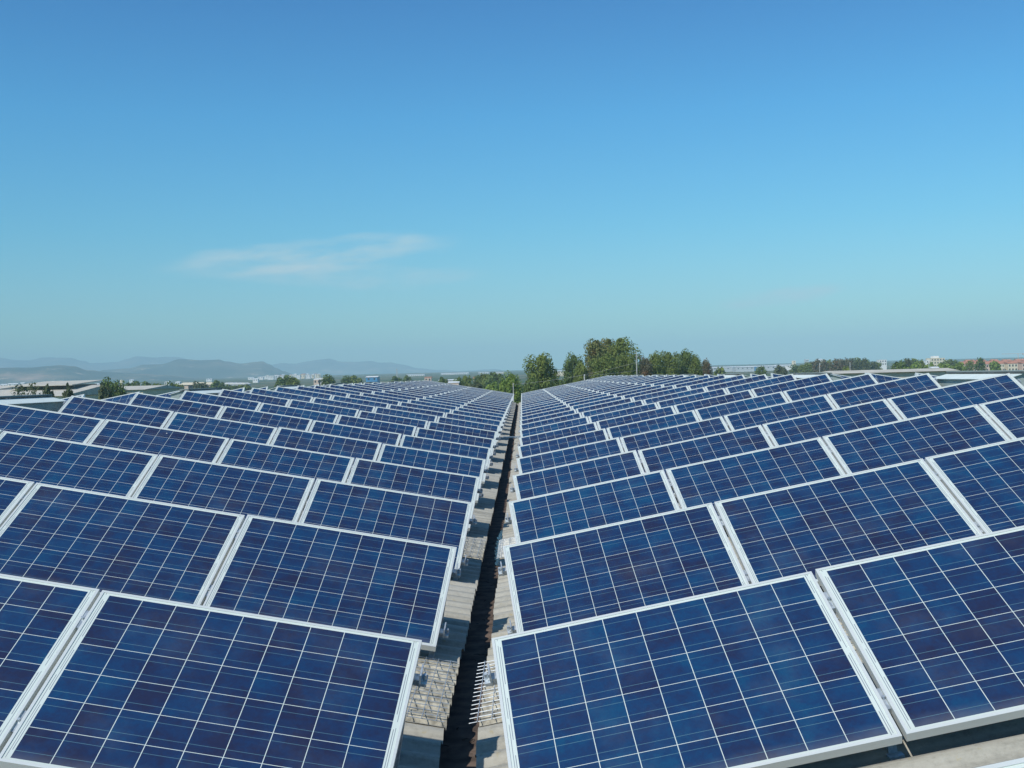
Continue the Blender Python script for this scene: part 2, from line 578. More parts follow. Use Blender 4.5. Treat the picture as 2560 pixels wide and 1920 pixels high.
# ------------------------------------------------------------------ racks under the rows
rail_len = 4 * CW + 3 * GAP
for s in 'LR':
    S = SLOPES[s]
    u, v, n, tl = S['u'], S['v'], S['n'], S['tilt']
    yt = v * math.cos(tl) + n * math.sin(tl)
    zt = (n * math.cos(tl) - v * math.sin(tl)).normalized()
    for j in range(1, 22 if s == 'L' else 17):
        o = top_corner(s, j, 0)
        rk = empty('mounting_rack', o - yt * CH)
        tag(rk, f'galvanised rack of rails and legs under the {"front" if j == 1 else ORD[j]} panel row, {SIDE[s]} slope', 'mounting rack', f'racks under the panels on the {SIDE[s]} slope')
        org = rk.location

        def obb(p0, p1, wa, ha):
            """bar from p0 to p1 with half sizes along two axes"""
            return [Vector(p) - org for p in (p0 - wa - ha, p0 + wa - ha, p1 + wa - ha, p1 - wa - ha, p0 - wa + ha, p0 + wa + ha, p1 + wa + ha, p1 - wa + ha)]
        for f in (0.20, 0.80):                                      # rails along the row
            c = o - yt * (CH * f) - zt * (TH + 0.019)
            MB().quadbox(obb(c - u * 0.045, c + u * (rail_len + 0.03), yt * 0.02, zt * 0.018)).build('rail', M['galv'], rk)
        for g in range(5):
            if g == 0: k = -0.03
            elif g == 4: k = rail_len + 0.02
            else: k = g * (CW + GAP) - GAP / 2
            kl = 0.03 if g == 0 else k                              # legs stand just inside the row's end
            for f, nm in ((0.20, 'rear_leg'), (0.80, 'front_leg')):
                c = o + u * kl - yt * (CH * f) - zt * (TH + 0.036)
                zr = ZG + ((c.x - XG1) if s == 'R' else (XG0 - c.x)) * TANA - 0.01
                hgt = (c.z - zr) / n.z
                p1 = c - n * hgt
                mbl = MB().quadbox(obb(p1, c, u * 0.018, v * 0.018))
                mbl.quadbox(obb(p1 - v * 0.06, p1 + v * 0.06, u * 0.03, n * 0.012))
                mbl.build(nm, M['galv'], rk)
            for f in (0.20, 0.80):
                if j > 9 and g > 0: continue
                c = o + u * k - yt * (CH * f)
                cb = MB()
                if g in (0, 4):                                     # end clamp: plate down the frame's side and a lip
                    cb.quadbox(obb(c - zt * 0.07, c + zt * 0.003, u * 0.004, yt * 0.035))
                    cb.quadbox(obb(c - u * 0.03 - zt * 0.06, c + u * 0.006 - zt * 0.06, yt * 0.03, zt * 0.008))
                    cb.tube([c - u * 0.018 - zt * 0.06 - org, c - u * 0.018 - zt * 0.02 - org], 0.009)
                else:
                    cb.quadbox(obb(c - zt * 0.06, c - zt * 0.012, u * 0.0085, yt * 0.055))
                    cb.tube([c - zt * 0.012 - org, c + zt * 0.002 - org], 0.007)
                cb.build('clamp', M['galv'], rk)

# ------------------------------------------------------------------ the warehouse roof
wh = empty('warehouse', (0, 0, GROUND))
tag(wh, 'long warehouse whose corrugated roof slopes to a central gutter and carries the panels', 'building')


def wpart(mb, name, mtl, **kw):
    mb.v = [(x, y, z - GROUND) for x, y, z in mb.v]
    return mb.build(name, mtl, wh, **kw)


PITCHW, AMP = 0.205, 0.024


def corr(xa, za, xb, zb, y0, y1, dz=0.0, per=10, jag=0.0, nseg=1):
    mb = MB()
    ny = int((y1 - y0) / PITCHW * per)
    rg = random.Random(3)
    prev = None
    for i in range(ny + 1):
        y = y0 + (y1 - y0) * i / ny
        ph = 2 * math.pi * y / PITCHW
        h = AMP * max(-0.75, min(0.75, math.sin(ph) * 1.15))
        if i % (per * 5) == 0:
            ja = rg.uniform(-jag, jag)
        rowv = []
        for q in range(nseg + 1):
            f = q / nseg
            x = xa + (xb - xa) * f + (ja if q == 0 else 0)
            rowv.append(len(mb.v))
            mb.v.append((x, y, za + (zb - za) * f + h + dz))
        if prev:
            for q in range(nseg):
                mb.f.append((prev[q], prev[q + 1], rowv[q + 1], rowv[q]))
        prev = rowv
    return mb


ZR_R = ZG + (RIDGE_R - XG1) * TANA
ZR_L = ZG + (XG0 - RIDGE_L) * TANA
parts = []
mb = corr(XG1, ZG, RIDGE_R, ZR_R, Y0, Y1, jag=0.008)
parts.append((mb, 'roof_slope'))
mb = corr(XG0, ZG, RIDGE_L, ZR_L, Y0, Y1, jag=0.008)
parts.append((mb, 'roof_slope'))
mb = corr(RIDGE_R + 7.2, ZG + 0.0, RIDGE_R, ZR_R, Y0, Y1, per=6)
parts.append((mb, 'roof_slope'))
mb = corr(RIDGE_L - 7.2, ZG + 0.0, RIDGE_L, ZR_L, Y0, Y1, per=6)
parts.append((mb, 'roof_slope'))
for mb, nm in parts:
    wpart(mb, nm, M['roof'], smooth=True)
for x, z in ((RIDGE_R, ZR_R), (RIDGE_L, ZR_L)):
    mb = MB()
    for sg in (-1, 1):
        mb.quadbox([(x, Y0, z + .022), (x + sg * .28, Y0, z - .028), (x + sg * .28, Y1, z - .028), (x, Y1, z + .022),
                    (x, Y0, z + .040), (x + sg * .28, Y0, z - .016), (x + sg * .28, Y1, z - .016), (x, Y1, z + .040)])
    wpart(mb, 'ridge_cap', M['roof'])
ZF = ZG - 0.20
mb = MB()
mb.box(XG0 - .06, Y0, ZF - .02, XG1 + .06, Y1, ZF)
mb.box(XG0 - .08, Y0, ZF - .02, XG0 - .06, Y1, ZG - 0.045)
mb.box(XG1 + .06, Y0, ZF - .02, XG1 + .08, Y1, ZG - 0.045)
wpart(mb, 'gutter', M['gutter'])
mb = MB()
for (x0, x1) in ((RIDGE_L - 7.2, XG0), (XG1, RIDGE_R + 7.2)):
    pass
mb.v += [(RIDGE_L - 7, Y1 - .4, GROUND), (RIDGE_R + 7, Y1 - .4, GROUND), (RIDGE_R + 7, Y1 - .4, ZG - .05), (RIDGE_R, Y1 - .4, ZR_R - .05), (XG1 + .1, Y1 - .4, ZG - .05), (XG0 - .1, Y1 - .4, ZG - .05), (RIDGE_L, Y1 - .4, ZR_L - .05), (RIDGE_L - 7, Y1 - .4, ZG - .05)]
mb.f.append((0, 1, 2, 3, 4, 5, 6, 7))
k = len(mb.v)
for x in (RIDGE_L - 7, RIDGE_R + 7):
    k = len(mb.v)
    mb.v += [(x, Y0, GROUND), (x, Y1 - .4, GROUND), (x, Y1 - .4, ZG - .06), (x, Y0, ZG - .06)]
    mb.f.append((k, k + 1, k + 2, k + 3))
wpart(mb, 'wall', M['wall'])
# translucent sheets under the safety mesh
for (xa, ya, yb, sgn) in ((XG0, 5.60, 6.86, -1), (XG1, 5.60, 6.86, 1), (XG0, 10.72, 11.98, -1), (XG1, 10.72, 11.98, 1)):
    xb = xa + sgn * 2.4
    mb = corr(xa + 0.0 * sgn, ZG, xb, ZG + 2.4 * TANA, ya, yb, dz=0.005)
    wpart(mb, 'rooflight', M['rooflight'], smooth=True)
# welded safety mesh over them
for (xa, ya, yb, sgn, lab) in ((XG0 - .005, 5.66, 6.84, -1, 'rusty welded wire mesh over the front rooflight, left of the gutter'),
                               (XG1 - .055, 5.66, 6.84, 1, 'welded wire mesh with bar ends over the gutter edge, front right'),
                               (XG0 - .005, 10.78, 11.94, -1, 'wire mesh over the second rooflight, left of the gutter'),
                               (XG1 - .03, 10.78, 11.94, 1, 'wire mesh over the second rooflight, right of the gutter')):
    me = MB()
    ln = 2.3
    zz = 0.032
    sx, sz = sgn * math.cos(ALPHA), math.sin(ALPHA)
    ny = 16
    for i in range(ny):
        y = (yb - ya) * i / (ny - 1)
        me.tube([(0, y, 0), (sx * ln, y, sz * ln)], 0.0028, 5)
    for i in range(28):
        q = 0.045 + i * 0.078
        me.tube([(sx * q, -.01, sz * q + .005), (sx * q, yb - ya + .01, sz * q + .005)], 0.0026, 5)
    o = me.build('safety_mesh', M['galv'])
    z0 = ZG + ((xa - XG1) if sgn > 0 else (XG0 - xa)) * TANA
    o.location = (xa, ya, z0 + zz)
    tag(o, lab, 'wire mesh', 'wire mesh sheets along the gutter')
# grating across the gutter
gm = MB()
for i in range(9):
    gm.box(-.24, i * .06, -.01, .24, i * .06 + .018, .012)
gm.box(-.25, -.005, -.012, -.22, .505, .016)
gm.box(.22, -.005, -.012, .25, .505, .016)
o = gm.build('gutter_grating', M['galv'])
o.location = ((XG0 + XG1) / 2 + .0, 31.5, ZG + .05)
tag(o, 'small metal grating laid across the gutter halfway along the roof', 'grating')
# puddle, twigs in the gutter
pm = MB()
rg = random.Random(11)
N = 90
ring = []
for i in range(2 * N):
    k_ = i if i < N else 2 * N - 1 - i
    f_ = k_ / (N - 1)
    side = 1 if i < N else -1
    wd = 0.085 * math.sin(math.pi * f_) ** .4 * (0.45 + 0.75 * abs(noise.noise(Vector((f_ * 19, side * 3.1, 0.4)))) + 0.35 * noise.noise(Vector((f_ * 47, side, 1.7))))
    ring.append(((XG0 + XG1) / 2 + .045 + side * max(.004, wd), 11.6 + 2.7 * f_, ZF + .006))
pm.v = ring
pm.f = [(i, i + 1, 2 * N - 2 - i, 2 * N - 1 - i) for i in range(N - 1)]
o = pm.build('water', M['water'])
tag(o, 'shallow puddle lying in the gutter', 'puddle', kind='structure')
tw = MB()
for i in range(70):
    x, y = rg.uniform(XG0 - .03, XG1 + .03), 4.2 + 9 * rg.random() ** 2
    a, l = rg.uniform(0, 6.28), rg.uniform(.02, .07)
    p0 = Vector((x, y, ZF + .006))
    p1 = p0 + Vector((math.cos(a) * l, math.sin(a) * l, rg.uniform(0, .012)))
    tw.tube([p0, (p0 + p1) / 2 + Vector((.006, .004, .004)), p1], [.003, .0025, .001], 4)
tag(tw.build('twigs', M['twig']), 'dry twigs and leaf litter on the gutter floor', 'twigs', kind='stuff')


# ridge ventilators
def vent_proto():
    e = empty('ridge_ventilator')
    L, W2, H = 2.3, 0.29, 0.56
    prof = [(-W2, 0), (W2, 0), (W2, H * .81), (W2 * .24, H * .92), (-W2 * .24, H * .92), (-W2, H * .81)]
    b = MB()
    k = len(prof)
    b.v = [(x, 0, z) for x, z in prof] + [(x, L, z) for x, z in prof]
    b.f = [tuple(reversed(range(k))), tuple(range(k, 2 * k))]
    b.f += [(1, 2, k + 2, k + 1), (5, 0, k, k + 5), (0, 1, k + 1, k)]
    b.f = [tuple(reversed(f)) if False else f for f in b.f]
    b.build('body', M['vent'], e)
    sh = MB()
    for sg in (1, -1):
        a0 = Vector((sg * (W2 + .03), 0, H * .80))
        a1 = Vector((sg * (W2 * .24 - .004), 0, H * .925))
        t_ = Vector((sg * .006, 0, .008))
        yl = Vector((0, L + .03, 0))
        ys = Vector((0, -.03, 0))
        sh.quadbox([a0 + ys, a1 + ys, a1 + yl, a0 + yl, a0 + ys + t_, a1 + ys + t_, a1 + yl + t_, a0 + yl + t_])
    sh.build('shoulder_sheet', M['vent_pale'], e)
    c = MB().box(-W2 * .36, -.05, H * .94 + .004, W2 * .36, L + .05, H * .94 + .022)
    c.build('cap', M['vent_cap'], e)
    c2 = MB().box(-W2 * .32, -.045, H * .94 + .0225, W2 * .32, L + .045, H * .94 + .034)
    c2.build('cap_sheet', M['vent'], e)
    return e


proto = vent_proto()
first = True
VN = ['nearest', 'second nearest', 'third nearest', 'fourth nearest', 'fifth nearest', 'sixth nearest', 'farthest']
for s, xr in (('R', RIDGE_R), ('L', RIDGE_L)):
    for q in range(7):
        y = 13.4 + 8.85 * q
        if first:
            e = proto
            first = False
        else:
            e = proto.copy()
            col.objects.link(e)
            for ch in list(proto.children):
                c = ch.copy()
                c.parent = e
                col.objects.link(c)
        e.location = (xr, y, (ZR_R if s == 'R' else ZR_L) + 0.012)
        tag(e, f'{VN[q]} grey metal ridge ventilator on the {SIDE[s]} roof ridge', 'roof vent', f'ventilators along the {SIDE[s]} ridge')

# ------------------------------------------------------------------ ground
gme = MB()
for y in (-200, 200, 650, 1200, 2000, 3000, 4600, 11500):
    gme.v += [(-9000, y, gz(y)), (9000, y, gz(y))]
gme.f = [(i * 2, i * 2 + 1, i * 2 + 3, i * 2 + 2) for i in range(7)]
mt, t = material('plain_fields')
tcn = t.n('ShaderNodeTexCoord')
o_ = tcn.outputs['Object']
vf = t.n('ShaderNodeTexVoronoi')
t.put(vf.inputs['Vector'], t.mapping(o_, (0.011, 0.006, 1), (0, 0, 0.3)))
vf.inputs['Scale'].default_value = 1.0
fld = t.sep(vf.outputs['Color'])[0]
c = t.ramp(fld, [(0.0, (0.050, 0.085, 0.030)), (0.35, (0.075, 0.105, 0.040)), (0.6, (0.14, 0.135, 0.075)), (0.85, (0.24, 0.19, 0.12)), (1.0, (0.10, 0.14, 0.05))])
nz = t.noise(o_, 0.05, 6, 0.65)
c = t.mix(t.m('MULTIPLY', t.smooth(nz, 0.42, 0.6), 0.75), c, (0.040, 0.065, 0.026))
sp = t.noise(o_, 0.6, 3)
c = t.mix(t.m('MULTIPLY', t.smooth(sp, 0.4, 0.7), 0.3), c, (0.05, 0.06, 0.03))
finish(t, c, 0.95, spec=0.1)
tag(gme.build('ground', mt), kind='structure')

# ------------------------------------------------------------------ hills (real ridges with depth)
mt, t = material('hill_scrub')
tcn = t.n('ShaderNodeTexCoord')
o_ = tcn.outputs['Object']
n1 = t.noise(o_, 0.004, 8, 0.65)
c = t.ramp(n1, [(0.32, (0.040, 0.068, 0.058)), (0.48, (0.066, 0.094, 0.078)), (0.60, (0.16, 0.15, 0.11)), (0.72, (0.40, 0.27, 0.20))])
n2 = t.noise(t.mapping(o_, (1, 1, 3)), 0.012, 6, 0.7)
c = t.mix(t.m('MULTIPLY', t.smooth(n2, 0.60, 0.66), 0.7), c, (0.55, 0.43, 0.32))
finish(t, c, 0.95, spec=0.1)
M['hill'] = mt


def hills(name, prof, dist, depth, seed, rough):
    """prof: list of (photo x, photo y) along the skyline, lifted to a range at this distance"""
    mb = MB()
    nx, ny = 160, 26
    pts = [(at(px, 940, dist).x, max(0.0, at(px, py, dist).z - gz(dist))) for px, py in prof]
    x0, x1 = pts[0][0], pts[-1][0]

    def hh(x):
        for (a, ha), (b, hb) in zip(pts, pts[1:]):
            if a <= x <= b:
                f = (x - a) / (b - a)
                f = f * f * (3 - 2 * f)
                return ha + (hb - ha) * f
        return 0
    for iy in range(ny + 1):
        fy = iy / ny
        yy = dist + depth * (fy - 0.5)
        for ix in range(nx + 1):
            x = x0 + (x1 - x0) * ix / nx
            prof_y = math.sin(math.pi * fy) ** 1.3
            h = hh(x) * prof_y
            q = noise.fractal(Vector((x / 420.0 + seed, yy / 420.0, seed)), 1.0, 2.0, 5)
            rid = 1 - abs(noise.noise(Vector((x / 330.0, yy / 900.0, seed + 3)))) * 1.2
            h = h * (1 + rough * q * (1 - 0.75 * prof_y)) * (0.86 + 0.14 * rid)
            edge = min(1, ix / 6, (nx - ix) / 6)
            mb.v.append((x * yy / dist, yy, gz(yy) - 1.0 + h * edge))
    for iy in range(ny):
        for ix in range(nx):
            a = iy * (nx + 1) + ix
            mb.f.append((a, a + 1, a + nx + 2, a + nx + 1))
    o = mb.build(name, M['hill'], smooth=True)
    tag(o, kind='structure')


def seg(x0, y0, pts):
    return [(x0 + X * .28933, y0 + Y * .28933) for X, Y in pts]


far = seg(0, 820, [(-500, 300), (-200, 262), (0, 255), (60, 250), (280, 260), (500, 245), (620, 245), (720, 275), (800, 305), (900, 300), (1000, 288), (1100, 262), (1200, 235), (1400, 230), (1520, 255), (1700, 285), (2000, 300)])
far += seg(640, 820, [(0, 330), (150, 312), (230, 297), (330, 300), (450, 275), (520, 265), (620, 262), (740, 285), (850, 280), (1000, 275), (1060, 293), (1160, 295), (1250, 310), (1400, 338), (1600, 355), (1750, 370), (2050, 352), (2250, 385), (2400, 420)])
mid = seg(0, 820, [(500, 480), (800, 400), (900, 358), (1100, 340), (1250, 302), (1400, 303), (1560, 262), (1750, 266), (1890, 262), (1960, 280), (2080, 300), (2212, 288)])
mid += seg(640, 820, [(60, 285), (110, 310), (180, 345), (240, 372), (320, 395), (420, 420), (560, 450)])
near = seg(0, 820, [(-700, 420), (-300, 360), (0, 345), (250, 345), (420, 330), (520, 320), (640, 326), (760, 358), (950, 375), (1200, 385), (1400, 400), (1700, 425), (2000, 450), (2200, 470)])
hills('far_hills', far, 9300, 2400, 1.7, 0.25)
hills('middle_hills', mid, 5200, 1500, 5.1, 0.35)
hills('near_hills', near, 4000, 1100, 9.3, 0.35)


# ------------------------------------------------------------------ trees
def crown_mesh(name, mtl, seed, w, h, base, nleaf, ls, tall=1.0, gap=0.5):
    """leaf clumps filling an uneven crown of width w between heights base and h"""
    rg = random.Random(seed)
    lobes = []
    nl = 16
    for i in range(nl):
        f = (i + .5) / nl
        zc = base + (h - base) * (0.12 + 0.80 * f)
        wid = math.sin(math.pi * min(1, (0.11 + 0.73 * f)) ** tall) ** 0.7 * w * 0.5
        a = i * 2.4 + rg.uniform(-.4, .4)
        r = wid * rg.uniform(.35, .75)
        rad = (h - base) * rg.uniform(.10, .17) + w * .06
        lobes.append((Vector((r * math.cos(a), r * math.sin(a), zc)), rad))
    lobes.append((Vector((0, 0, base + (h - base) * .5)), w * .28))
    lobes.append((Vector((rg.uniform(-.1, .1) * w, 0, h - w * .12)), w * .14))
    mb = MB()
    for _ in range(nleaf):
        c, r = rg.choice(lobes)
        d = Vector((rg.gauss(0, 1), rg.gauss(0, 1), rg.gauss(0, 1))).normalized()
        q = c + d * r * (rg.random() ** 0.4) * Vector((1, 1, .9)).length / 1.68
        if noise.noise(q * (1.6 / max(1, w * .22)) + Vector((seed, 0, 0))) > gap: continue
        nrm = (d + Vector((rg.gauss(0, .42), rg.gauss(0, .42), rg.gauss(0, .42) + .15))).normalized()
        a = nrm.orthogonal().normalized()
        b = nrm.cross(a)
        th = rg.uniform(0, 6.28)
        a, b = a * math.cos(th) + b * math.sin(th), b * math.cos(th) - a * math.sin(th)
        s = ls * rg.uniform(.6, 1.3)
        k = len(mb.v)
        mb.v += [tuple(q - a * s), tuple(q - b * s * .6 + nrm * s * .15), tuple(q + a * s), tuple(q + b * s * .6 + nrm * s * .15)]
        mb.f.append((k, k + 1, k + 2, k + 3))
    return mb.mesh(name, mtl)


def trunk_mesh(name, mtl, seed, w, h, base, nbr=9, thick=0.025):
    rg = random.Random(seed + 99)
    mb = MB()
    r0 = h * thick
    pts = [Vector((0, 0, -.3))]
    for i in range(1, 7):
        f = i / 6
        pts.append(Vector((rg.uniform(-.02, .02) * h * f, rg.uniform(-.02, .02) * h * f, h * .86 * f)))
    mb.tube(pts, [r0 * (1.25 - 1.1 * i / 6) for i in range(7)], 7)
    for i in range(nbr):
        f = .25 + .6 * i / nbr
        k = f * 6
        p = pts[int(k)].lerp(pts[min(6, int(k) + 1)], k - int(k))
        a = i * 2.4 + rg.uniform(-.5, .5)
        l = w * rg.uniform(.28, .46)
        p1 = p + Vector((math.cos(a) * l * .5, math.sin(a) * l * .5, l * .45))
        p2 = p + Vector((math.cos(a) * l, math.sin(a) * l, l * 1.0))
        rr = r0 * (1 - f) * .55
        mb.tube([p, p1, p2], [rr, rr * .6, rr * .2], 5)
        for q in range(2):
            a2 = a + rg.uniform(-.9, .9)
            p3 = p1 + Vector((math.cos(a2) * l * .5, math.sin(a2) * l * .5, l * .5))
            mb.tube([p1, p3], [rr * .4, rr * .12], 4)
    return mb.mesh(name, mtl)


TM = {}


def tree(px, top_py, d, w, leaf, label, group=None, kind='round', name='tree', cat='tree', variant=0, bark='bark'):
    """tree at the bearing of px and distance d, its top at photo height top_py, crown w metres wide"""
    p = at(px, top_py, d)
    h = max(2.0, p.z - gz(d))
    key = (kind, leaf, variant, bark)
    if key not in TM:
        sd = sum(map(ord, str(key))) % 1000
        big = variant >= 10
        if kind == 'round': ar = (7.0, 11.0, 1.6, 1.0, .42)
        elif kind == 'tall': ar = (5.0, 14.0, 2.0, .9, .42)
        elif kind == 'bush': ar = (5.0, 4.5, .3, 1.0, .3)
        else: ar = (5.0, 12.0, 3.0, 1.0, -.08)
        cw, ch, cb, tl_, gp = ar
        nl = 8000 if big else 1800
        if kind == 'bare': nl = 900
        TM[key] = (crown_mesh('crown', M[leaf], sd, cw, ch, cb, nl, (.22 if big else .40), tl_, gp),
                   trunk_mesh('trunk', M[bark], sd, cw, ch, cb, 16 if kind == 'bare' else 9, .02), cw, ch)
    cm, tm, cw, ch = TM[key]
    e = empty(name, (p.x, d, gz(d)))
    e.scale = (w / cw, w / cw, h / ch)
    e.rotation_euler = (0, 0, (px * 1.7) % 6.28)
    tag(e, label, cat, group)
    link('trunk', tm, e)
    link('crown', cm, e)
    return e


G1 = 'trees behind the far end of the roof'
tree(1349, 890, 200, 6.6, 'leaf', 'round green tree standing alone behind the far end of the gutter', G1, variant=10)
tree(1281, 936, 170, 3.6, 'leaf_light', 'light green willow-like tree at the left of the central trees', G1, variant=11)
tree(1262, 958, 165, 3.2, 'leaf_light', 'low pale green bush left of the willow-like tree', G1, kind='bush', name='bush', cat='bush', variant=12)
tree(1332, 954, 180, 4.0, 'leaf_dark', 'dark green bushy tree under the lone round tree', G1, kind='bush', name='bush', cat='bush', variant=10)
tree(1432, 889, 225, 5.0, 'leaf_dark', 'dark green slim tree left of the tallest trees', G1, variant=13)
tree(1475, 868, 232, 4.2, 'leaf_olive', 'half bare pale twiggy tree beside the tallest trees', G1, kind='bare', variant=10, bark='bark_pale')
tree(1492, 851, 225, 5.6, 'leaf_yellow', 'tall yellowing tree, leftmost of the tallest trees', G1, kind='tall', variant=10)
tree(1521, 848, 235, 4.4, 'leaf_yellow', 'tall yellowing tree in the middle of the tallest trees', G1, kind='tall', variant=11)
tree(1553, 847, 228, 6.0, 'leaf', 'tall green tree, rightmost of the tallest trees', G1, kind='tall', variant=12)
tree(1508, 892, 212, 6.0, 'leaf', 'lower green tree in front of the tallest trees', G1, variant=14)
tree(1560, 890, 216, 4.8, 'leaf', 'lower green tree right of centre before the tallest trees', G1, variant=10)
tree(1602, 884, 240, 4.0, 'leaf_brown', 'reddish brown thin tree beside the concrete pole', G1, kind='bare', variant=12)
tree(1614, 896, 228, 3.6, 'leaf_brown', 'low brown and green tree right of the concrete pole', G1, variant=12)
tree(1637, 885, 230, 4.4, 'leaf', 'green tree right of the concrete pole', G1, variant=13)
tree(1672, 881, 232, 5.4, 'leaf', 'broad green tree in the middle of the right clump', G1, variant=11)
tree(1712, 880, 236, 5.8, 'leaf_dark', 'dark green tree, tallest at the right of the clump', G1, variant=11)
tree(1738, 893, 234, 4.0, 'leaf', 'green tree near the right end of the clump', G1, variant=14)
tree(1764, 902, 240, 3.6, 'leaf_brown', 'brownish tree at the right end of the clump', G1, variant=12)
tree(1580, 900, 222, 4.0, 'leaf_dark', 'dark green tree just left of the concrete pole', G1, variant=13)
tree(1395, 956, 215, 4.0, 'leaf_dark', 'low dark bush between the round tree and the slim tree', G1, kind='bush', name='bush', cat='bush', variant=13)
tree(1450, 915, 214, 4.2, 'leaf', 'green bush at the foot of the half bare tree', G1, kind='bush', name='bush', cat='bush', variant=10)

G2 = 'trees on the plain to the left'
for i, (px, py, d, ww, lf, kd, lab) in enumerate([
    (48, 962, 190, 3.4, 'leaf_olive', 'bare', 'grey-green sparse tree left of the beige shed, near the picture edge'),
    (84, 957, 195, 2.6, 'leaf_olive', 'bare', 'sparse grey-green tree just left of the beige shed'),
    (122, 970, 170, 2.8, 'leaf_olive', 'bush', 'olive bush in front of the beige shed'),
    (170, 977, 150, 2.4, 'leaf_olive', 'bush', 'low olive bush before the right end of the beige shed'),
    (268, 950, 210, 3.6, 'leaf_dark', 'round', 'dark tree with a pointed top right of the beige shed'),
    (294, 956, 215, 3.8, 'leaf_dark', 'round', 'dark rounded tree beside the pointed tree'),
    (262, 972, 170, 3.2, 'leaf_olive', 'bush', 'dark olive bush below the pointed tree'),
    (330, 959, 420, 9.0, 'leaf_dark', 'bush', 'wide blue-green hedge tree right of the water tower'),
    (372, 960, 400, 8.0, 'leaf_dark', 'bush', 'dark hedge tree left of the left roof vent'),
    (402, 961, 300, 4.2, 'leaf', 'round', 'rounded green tree above the left panels'),
    (428, 957, 290, 4.2, 'leaf_dark', 'round', 'dark narrow tree left of the second left vent'),
    (446, 961, 310, 3.6, 'leaf', 'round', 'small green tree touching the second left vent'),
    (498, 959, 520, 9.0, 'leaf_olive', 'bush', 'olive bush between the sandy mounds'),
    (543, 955, 600, 12.0, 'leaf_dark', 'bush', 'dark bush left of the white tents'),
    (575, 964, 640, 12.0, 'leaf_dark', 'bush', 'dark hedge bush in front of the left white tents'),
    (607, 963, 650, 12.0, 'leaf', 'bush', 'green hedge bush in front of the right white tents'),
    (820, 940, 420, 7.5, 'leaf_dark', 'round', 'dark green tree above the left panels, below the white town'),
    (707, 944, 480, 9.0, 'leaf_dark', 'bush', 'dark bush under the left end of the white town'),
    (735, 946, 430, 8.0, 'leaf', 'bush', 'green bush next to the dark bush under the town'),
    (868, 942, 560, 9.0, 'leaf_dark', 'round', 'tree between the white town and the blue shed'),
    (890, 943, 560, 9.0, 'leaf', 'bush', 'green bush left of the blue shed'),
    (990, 943, 640, 9.0, 'leaf_dark', 'bush', 'dark bush at the foot of the pylon'),
    (1016, 942, 650, 8.0, 'leaf_dark', 'bush', 'dark bush just right of the pylon'),
    (1108, 947, 420, 5.0, 'leaf_dark', 'bush', 'low dark bush left of the pink shed'),
    (1147, 944, 330, 3.6, 'leaf_dark', 'round', 'dark small tree right of the pink shed'),
    (1166, 944, 340, 5.0, 'leaf', 'bush', 'green bush right of the dark small tree'),
    (1195, 940, 480, 6.0, 'leaf_dark', 'round', 'tree between the pink shed and the central trees'),
    (1215, 938, 430, 9.0, 'leaf', 'bush', 'wide green thicket left of the central trees'),
    (1240, 937, 420, 9.0, 'leaf_dark', 'bush', 'dark green thicket close to the willow-like tree'),
    (1232, 962, 240, 5.0, 'leaf_light', 'bush', 'pale green scrub just over the far roof edge'),
    (1186, 963, 260, 6.0, 'leaf_olive', 'bush', 'olive scrub over the far end of the left slope'),
]):
    tree(px, py, d, ww, lf, lab, G2, kind=kd, variant=i % 3, name='bush' if kd == 'bush' else 'tree', cat='bush' if kd == 'bush' else 'tree')

